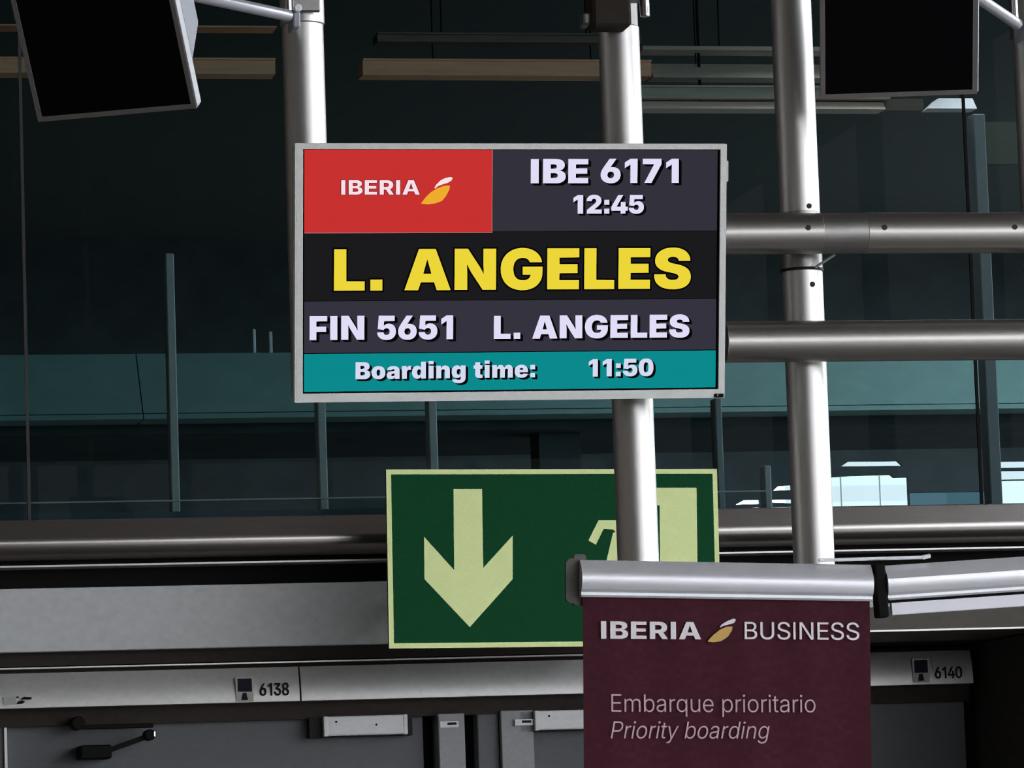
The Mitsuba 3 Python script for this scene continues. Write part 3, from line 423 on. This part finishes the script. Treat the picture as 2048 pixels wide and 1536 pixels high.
# ------------------------------------------------------------------ the departure screen
t = math.radians(10.95)
FS = Frame((1.349, 8.47, 3.0628), (1, 0, 0), (0, -math.sin(t), math.cos(t)))
k = 'departure_screen'
W_, H_ = 0.9210, 0.5373
OP = (0.0168, -0.5190, 0.9072, -0.0118)
outer = sbox(0, -H_, W_, 0)
ring = outer.buffer(-0.002).buffer(0.002).difference(sbox(*OP))
add(k + '__frame', cat(FS.plate(ring, -0.022, 0.005), FS.plate(outer.buffer(-0.003).difference(sbox(*OP)), 0.005, 0.006)), 'screen_frame')
add(k + '__casing', FS.box(0.004, W_ - 0.004, -H_ + 0.004, -0.004, -0.055, -0.0045, 0.004), 'black_plastic')
add(k + '__panel', FS.box(0.010, W_ - 0.010, -H_ + 0.012, -0.008, -0.0045, -0.0008), 'lcd')
def lit(name, poly, w0, w1, c):
    add(k + '__' + name, FS.plate(poly, w0, w1), 'lcd', radiance=rgb(*c))
g = 0.0035
U0, U1, V0, V1 = OP[0] + g, OP[2] - 0.0050, OP[1] + g, OP[3] - 0.0015
lit('red_field', sbox(U0, -0.1850, 0.4165, V1), -0.0008, 0, (199, 47, 45))
lit('red_field_border', unary_union([sbox(0.4165, -0.1862, 0.4178, V1), sbox(U0, -0.1862, 0.4178, -0.1850)]), -0.0008, 0, (190, 125, 128))
lit('flight_field', sbox(0.4185, -0.1832, U1, V1), -0.0008, 0, (49, 48, 58))
lit('city_field', unary_union([sbox(U0, -0.3262, U1, -0.1862), sbox(0.4178, -0.1862, U1, -0.1842)]), -0.0008, 0, (23, 23, 25))
lit('codeshare_field', sbox(U0, -0.4350, U1, -0.3275), -0.0008, 0, (50, 49, 61))
lit('boarding_field', sbox(U0, V0, U1, -0.4368), -0.0008, 0, (4, 137, 140))
WHITE = (226, 221, 246)
words = {'flight_code': ([text('black', 'IBE', 0.4991, 0.6225, -0.0832, 0.0510)], WHITE), 'flight_number': ([text('black', '6171', 0.649, 0.818, -0.0826, 0.0510)], WHITE),
         'departure_time': ([text('black', '12:45', 0.5908, 0.743, -0.1468, 0.0390)], WHITE),
         'city_name': ([text('black', 'L. ANGELES', 0.0827, 0.8459, -0.3057, 0.0862)], (236, 214, 56)),
         'codeshare_code': ([text('black', 'FIN', 0.0316, 0.1472, -0.4080, 0.0500)], WHITE), 'codeshare_number': ([text('black', '5651', 0.1741, 0.335, -0.4083, 0.0500)], WHITE),
         'codeshare_city': ([text('black', 'L. ANGELES', 0.422, 0.8441, -0.4088, 0.0485)], WHITE),
         'boarding_words': ([text('black', 'Boarding time:', 0.1285, 0.5107, -0.4902, 0.0355)], (214, 218, 240)),
         'boarding_time': ([text('black', '11:50', 0.6263, 0.7665, -0.4898, 0.0368)], (214, 218, 240)),
         'airline_name': ([text('bold', 'IBERIA', 0.0976, 0.2632, -0.1063, 0.0302)], (250, 222, 232))}
for name, (polys, c) in words.items():
    sh = unary_union(polys)
    lit(name, sh, 0.0004, 0.0010, c)
    if name == 'city_name':
        sd = sh.buffer(0.0035, join_style='mitre')
    elif name != 'airline_name':
        d = 0.0052 if 'time' in name or 'words' in name else 0.0062
        sd = (unary_union([affinity.translate(sh, d * f, -d * 0.75 * f) for f in (0.25, 0.5, 0.75, 1.0)]))
    else:
        sd = sh.buffer(0.001)
    add(k + '__' + name + '_shadow', FS.plate(sd, 0.0, 0.0003), 'lcd')
SW1 = [(.2929, -.0944), (.298, -.0856), (.3069, -.0769), (.3169, -.0719), (.328, -.0697), (.3331, -.0715), (.3303, -.0769), (.3225, -.0819), (.3125, -.0846), (.3014, -.0889), (.2958, -.0937)]
SW2 = [(.2653, -.1253), (.2748, -.1129), (.2858, -.102), (.2992, -.0937), (.3147, -.088), (.327, -.0874), (.3259, -.0955), (.3193, -.1086), (.3104, -.1195), (.2971, -.1245), (.2815, -.1265)]
def rounded(pts, r):
    return Polygon(pts).buffer(-r).buffer(2 * r).buffer(-r)
lit('airline_emblem_white', rounded(SW1, 0.0012), 0.0004, 0.0010, (248, 228, 230))
lit('airline_emblem_gold', rounded(SW2, 0.0012), 0.0004, 0.0010, (238, 172, 44))
add(k + '__sensor', FS.box(0.8975, 0.9185, -0.5362, -0.5282, 0.003, 0.0085, 0.001), 'ink')
add(k + '__sensor_light', FS.box(0.9040, 0.9062, -0.5330, -0.5295, 0.0085, 0.0092), 'banner_pink')
for j, x in enumerate((1.4095, 2.101)):
    for q, z in enumerate((2.93, 2.70)):
        n = 2 * j + q
        y0 = 8.53 + (3.0628 - z) * math.tan(t)
        add(k + '__mount_bracket' + ('_%03d' % n if n else ''), bx(x - 0.03, x + 0.03, y0 - 0.01, YP - RP - 0.001, z - 0.03, z + 0.03, 0.003), 'black_plastic')
add(k + '__side_latch', FS.box(W_, W_ + 0.006, -0.080, -0.036, -0.020, -0.004, 0.001), 'panel_grey')
tag(k, 'lit departure screen showing IBE 6171 to L. ANGELES in a silver frame', 'screen')

# ------------------------------------------------------------------ monitors on arms
def monitor(k, o, phi, tilt, w, h, lab, roll=0.0):
    phi, tilt, roll = map(math.radians, (phi, tilt, roll))
    u = np.array([math.cos(phi), math.sin(phi), 0]); nh = np.array([math.sin(phi), -math.cos(phi), 0])
    v = np.array([0, 0, 1.0]) * math.cos(tilt) + nh * math.sin(tilt)
    fr = Frame(o, u * math.cos(roll) + v * math.sin(roll), v)
    b = 0.010
    add(k + '__bezel', fr.plate(sbox(0, 0, w, h).difference(sbox(b, b, w - b, h - b)), -0.024, 0.0), 'dark_bezel')
    add(k + '__glass', fr.box(b * 0.9, w - b * 0.9, b * 0.9, h - b * 0.9, -0.010, -0.002), 'black_glass')
    add(k + '__edge_strip', fr.box(w, w + 0.003, 0.004, h - 0.004, -0.026, -0.002, 0.001), 'alu_satin')
    add(k + '__casing', fr.box(0.003, w - 0.001, 0.003, h - 0.003, -0.040, -0.010, 0.003), 'black_plastic')
    hp = [(-0.040, 0.085), (-0.118, 0.140), (-0.118, h - 0.16), (-0.040, h - 0.10)]
    m = remap(extr(hp, w - 0.024), [[0, 0, 1], [0, 1, 0], [-1, 0, 0]])
    m.vertices[:, 2] *= -1; m.invert()
    m.vertices[:, 2] = m.vertices[:, 2]
    m.apply_translation((0.02, 0, 0))
    add(k + '__rear_housing', fr.put(m), 'housing_grey')
    tag(k, lab, 'monitor', 'switched off monitors')
    return fr
fl = monitor('monitor', (0.8035, 8.29, 3.074), -28, 29.5, 0.337, 0.56, 'black switched off monitor tilted down at upper left, beside the left pole')
fr = monitor('monitor_001', (2.4899, 8.5, 3.1643), -12, 27.6, 0.333, 0.56, 'black switched off monitor tilted down at upper right, above the rails')
def arm(k, bracket, x, a, b, r, lab, blab):
    a, b = np.array(a), np.array(b)
    add(k + '__arm', tube(a + (b - a) / np.linalg.norm(b - a) * 0.024, b, r, 32, bev=0.002), 'strut_grey', smooth=35)
    labels[k + '__arm'] = {'label': lab}
    p = bracket
    add(p + '__block', bx(a[0] - 0.006, a[0] + 0.010, a[1] - 0.02, YP - RP - 0.005, a[2] - 0.026, a[2] + 0.008, 0.003), 'housing_grey')
    add(p + '__bolt', tube((a[0] + 0.004, a[1] - 0.018, a[2] + 0.014), (a[0] + 0.004, a[1] - 0.030, a[2] + 0.014), 0.0085, 24, bev=0.002), 'white_enamel', smooth=40)
    add(p + '__clamp', bx(x - 0.03, x + 0.03, YP - RP - 0.018, YP - RP - 0.006, a[2] + 0.02, a[2] + 0.16, 0.003), 'alu_dark')
    add(p + '__upright', tube((a[0] - 0.006, YP - RP - 0.018, a[2] + 0.022), (a[0] - 0.006, YP - RP - 0.018, a[2] + 0.3), 0.008, 20), 'chrome', smooth=35)
    tag(p, blab, 'bracket', 'brackets that hold the monitor struts')
arm('monitor', 'strut_bracket', 1.4095, (1.376, 8.597, 3.354), (1.009, 8.149, 3.324), 0.0125, 'silver strut from the left pole to the back of the monitor', 'grey bracket with a white bolt on the left pole, holding the left strut')
arm('monitor_001', 'strut_bracket_001', 3.040, (2.986, 8.6, 3.341), (2.782, 8.427, 3.402), 0.0125, 'silver strut from the right pole to the back of the monitor', 'grey bracket on the pole at the right edge, holding a strut')
k = 'pole_bracket'
add(k + '__block', bx(2.018, 2.102, 8.58, 8.652, 3.336, 3.62, 0.006), 'recess_brown')
add(k + '__ear', bx(2.004, 2.022, 8.61, 8.66, 3.345, 3.372, 0.004), 'alu_dark')
add(k + '__rod', tube((2.141, 8.62, 3.365), (2.141, 8.62, 3.7), 0.0105, 32, bev=0.001), 'chrome', smooth=35)
add(k + '__rod_holder', bx(2.095, 2.150, 8.60, 8.652, 3.40, 3.44, 0.003), 'alu_dark')
tag(k, 'dark bracket block with a short chrome rod at top of the middle pole', 'bracket')

# ------------------------------------------------------------------ exit sign
a = math.radians(-0.75)
FX = Frame((3.3839, 15.4, 2.6773), (math.cos(a), 0, math.sin(a)), (-math.sin(a), 0, math.cos(a)))
k = 'exit_sign'
so = sbox(-0.6258, -0.3300, 0.6510, 0.3390)
si = sbox(-0.6070, -0.3110, 0.6330, 0.3205)
add(k + '__board', FX.box(-0.6258, 0.6510, -0.3300, 0.3390, -0.022, -0.0004, 0.002), 'sign_edge')
add(k + '__field', FX.plate(si, -0.0004, 0.0006), 'sign_green')
add(k + '__border', FX.plate(so.difference(si), -0.0004, 0.0010), 'sign_pale')
add(k + '__arrow', FX.plate([(-.3703, .2647), (-.261, .2645), (-.2628, -.032), (-.1474, .0891), (-.1509, -.0747), (-.3184, -.2532), (-.4873, -.0723), (-.486, .0865), (-.3737, -.0396)], 0.0006, 0.0014), 'sign_pale')
man = unary_union([Polygon([(.1848, .1457), (.2700, .1454), (.3050, .1000), (.3600, .0950), (.3620, .0620), (.2950, .0600), (.2399, .11), (.2037, .1131), (.172, .0527), (.1437, .0691)]),
                   Polygon([(.2396, .0982), (.2990, .1100), (.3100, .0200), (.2850, -.0750), (.3350, -.1350), (.3300, -.2600), (.2930, -.2600), (.2930, -.1500), (.2250, -.0800), (.1950, -.2200), (.1350, -.2200), (.1350, -.1830), (.1650, -.1830)])])
head = Polygon([(0.292 + 0.035 * math.cos(q), 0.172 + 0.035 * math.sin(q)) for q in np.linspace(0, 2 * math.pi, 28)[:-1]])
add(k + '__running_figure', FX.plate(unary_union([man, head]), 0.0006, 0.0014), 'sign_pale')
add(k + '__door_symbol', FX.plate([(.3665, .2679), (.5691, .2674), (.5610, -.2880), (.4152, -.2880), (.4229, .2004), (.3665, .2005)], 0.0006, 0.0014), 'sign_pale')
for j, u in enumerate((-0.45, 0.45)):
    p = FX.at(u, -0.02)
    add(k + '__bracket' + ('_%03d' % j if j else ''), bx(p[0] - 0.02, p[0] + 0.02, 15.42, 15.99, p[2] - 0.12, p[2] - 0.08), 'alu_dark')
tag(k, 'green exit sign with a pale down arrow and running figure, hung before the gate wall', 'sign')

# ------------------------------------------------------------------ banner
a = math.radians(-1.7)
FB = Frame((2.1606, 8.2, 2.1243), (math.cos(a), 0, math.sin(a)), (-math.sin(a), 0, math.cos(a)))
ar = math.radians(-2.05)
FR = Frame((2.1606, 8.2, 2.1243), (math.cos(ar), 0, math.sin(ar)), (-math.sin(ar), 0, math.cos(ar)))
k = 'banner'
def rail_mesh(fr, u0, u1, v0, v1, d):
    """Clamp rail: bulged face between two flat lips. profile in (w, v)."""
    H = v1 - v0
    pts = [(-d, 0), (0.002, 0), (0.004, 0.05 * H), (0.000, 0.06 * H), (0.0005, 0.13 * H), (0.006, 0.20 * H), (0.010, 0.34 * H), (0.0115, 0.48 * H), (0.0105, 0.60 * H), (0.0060, 0.70 * H), (0.001, 0.80 * H), (-0.006, 0.92 * H), (-0.012, H), (-d, H)]
    m = remap(extr([(w, v0 + v) for w, v in pts], u1 - u0), [[0, 0, 1], [0, 1, 0], [1, 0, 0]])
    m.invert(); m.apply_translation((u0, 0, 0))
    if m.volume < 0: m.invert()
    return fr.put(m)
add(k + '__top_rail', rail_mesh(FR, -0.2995, 0.3075, -0.0385, 0.0365, 0.018), 'alu_satin', smooth=25)
capp = sbox(-0.3265, -0.050, -0.285, 0.040).buffer(-0.012).buffer(0.012).union(sbox(-0.31, -0.055, -0.285, 0.049).buffer(-0.006).buffer(0.006))
add(k + '__end_cap', FR.plate(capp, -0.030, -0.0185), 'cap_grey')
labels[k + '__end_cap'] = {'label': 'grey rounded end cap'}
# fabric: a slightly waved sheet with thickness
n_u, n_v = 40, 60
uu, vv = np.meshgrid(np.linspace(-0.2950, 0.3025, n_u), np.linspace(-2.04, -0.036, n_v), indexing='ij')
ww = -0.006 + 0.0022 * np.sin(uu * 21 + 0.6) * np.clip((-vv - 0.05) * 2, 0, 1) + 0.0012 * np.sin(uu * 47 + vv * 2)
uu = uu - 0.004 * (-vv) * (uu > 0) * (uu / 0.3)
V = np.stack([uu, vv, ww], -1).reshape(-1, 3)
I, J = np.meshgrid(np.arange(n_u - 1), np.arange(n_v - 1), indexing='ij')
Q = np.stack([I * n_v + J, (I + 1) * n_v + J, (I + 1) * n_v + J + 1, I * n_v + J + 1], -1).reshape(-1, 4)
Fq = np.vstack([Q[:, [0, 1, 2]], Q[:, [0, 2, 3]]])
N = len(V)
back = V - [0, 0, 0.0006]
rim = [i * n_v for i in range(n_u)] + [(n_u - 1) * n_v + j for j in range(1, n_v)] + [i * n_v + n_v - 1 for i in range(n_u - 2, -1, -1)] + [j for j in range(n_v - 2, 0, -1)]
side = []
for p, q in zip(rim, rim[1:] + rim[:1]):
    side += [[p, p + N, q + N], [p, q + N, q]]
add(k + '__fabric', FB.put(trimesh.Trimesh(np.vstack([V, back]), np.vstack([Fq, Fq[:, ::-1] + N, side]), process=False)), 'banner_maroon', smooth=40)
PR = lambda p: FB.plate(p, -0.0022, -0.0016)
add(k + '__airline_name', PR(text('bold', 'IBERIA', -0.2592, -0.0524, -0.1200, 0.0350)), 'banner_white')
add(k + '__class_name', PR(text('reg', 'BUSINESS', 0.0379, 0.2785, -0.1190, 0.0350)), 'banner_white')
add(k + '__spanish_words', PR(text('light', 'Embarque prioritario', -0.239, 0.1843, -0.2659, 0.0350)), 'banner_pink')
add(k + '__english_words', PR(text('light', 'Priority boarding', -0.2408, 0.0870, -0.3190, 0.0340, shear=0.19)), 'banner_pink')
add(k + '__emblem_white', PR(rounded([(-.0167, -.0993), (-.0095, -.0896), (.0034, -.0821), (.0163, -.0775), (.0205, -.0803), (.0162, -.0866), (.0033, -.0903), (-.0081, -.0932)], 0.001)), 'banner_white')
add(k + '__emblem_gold', PR(rounded([(-.0397, -.1242), (-.0282, -.1118), (-.0139, -.1006), (.0004, -.0942), (.0132, -.0936), (.0117, -.1018), (.003, -.1143), (-.0113, -.1235), (-.0283, -.1258)], 0.001)), 'banner_gold')
pb = FB.at(0, -2.02)
add(k + '__base', bx(pb[0] - 0.33, pb[0] + 0.33, 8.12, 8.30, 0.0, 0.115, 0.012), 'alu_satin')
add(k + '__support_pole', tube(FB.at(0, -2.0, -0.05), FB.at(0, -0.02, -0.03), 0.010, 16), 'alu_dark', smooth=35)
tag(k, 'maroon roll-up banner reading IBERIA BUSINESS under a silver top rail', 'banner')

# ------------------------------------------------------------------ silver rail with a white strip
a = math.radians(2.5)
FG = Frame((2.4965, 8.2, 2.076), (math.cos(a), 0, math.sin(a)), (-math.sin(a) - 0.055, 0, math.cos(a)))
k = 'gate_rail'
add(k + '__rail', rail_mesh(FG, 0.003, 0.54, 0.0, 0.0715, 0.018), 'alu_satin', smooth=25)
add(k + '__white_strip', FG.box(0.010, 0.54, -0.0305, -0.0055, -0.016, -0.004, 0.001), 'white_strip')
add(k + '__joint', FG.box(0.006, 0.54, -0.0055, 0.0, -0.016, -0.010), 'ink')
add(k + '__end_bracket', FG.box(-0.0215, 0.002, -0.034, 0.0745, -0.030, 0.004, 0.003), 'recess_black')
add(k + '__bracket_arm', bx(2.478, 2.500, 8.22, YP - RP - 0.001, 2.10, 2.13, 0.002), 'recess_black')
add(k + '__bracket_arm_001', bx(3.02, 3.045, 8.21, YP - RP - 0.001, 2.13, 2.16, 0.002), 'recess_black')
tag(k, 'silver rail with a white strip under it, right of the maroon banner', 'rail')
k = 'thin_rod'
add(k + '__rod', tube((2.358, 8.205, 2.1608), (2.582, 8.205, 2.1625), 0.0036, 12), 'white_enamel', smooth=35)
add(k + '__tip', tube((2.578, 8.205, 2.1622), (2.594, 8.205, 2.1655), 0.0045, 12), 'white_enamel', smooth=35)
tag(k, 'thin white rod lying across the tops of the banner rail and the silver rail', 'rod')
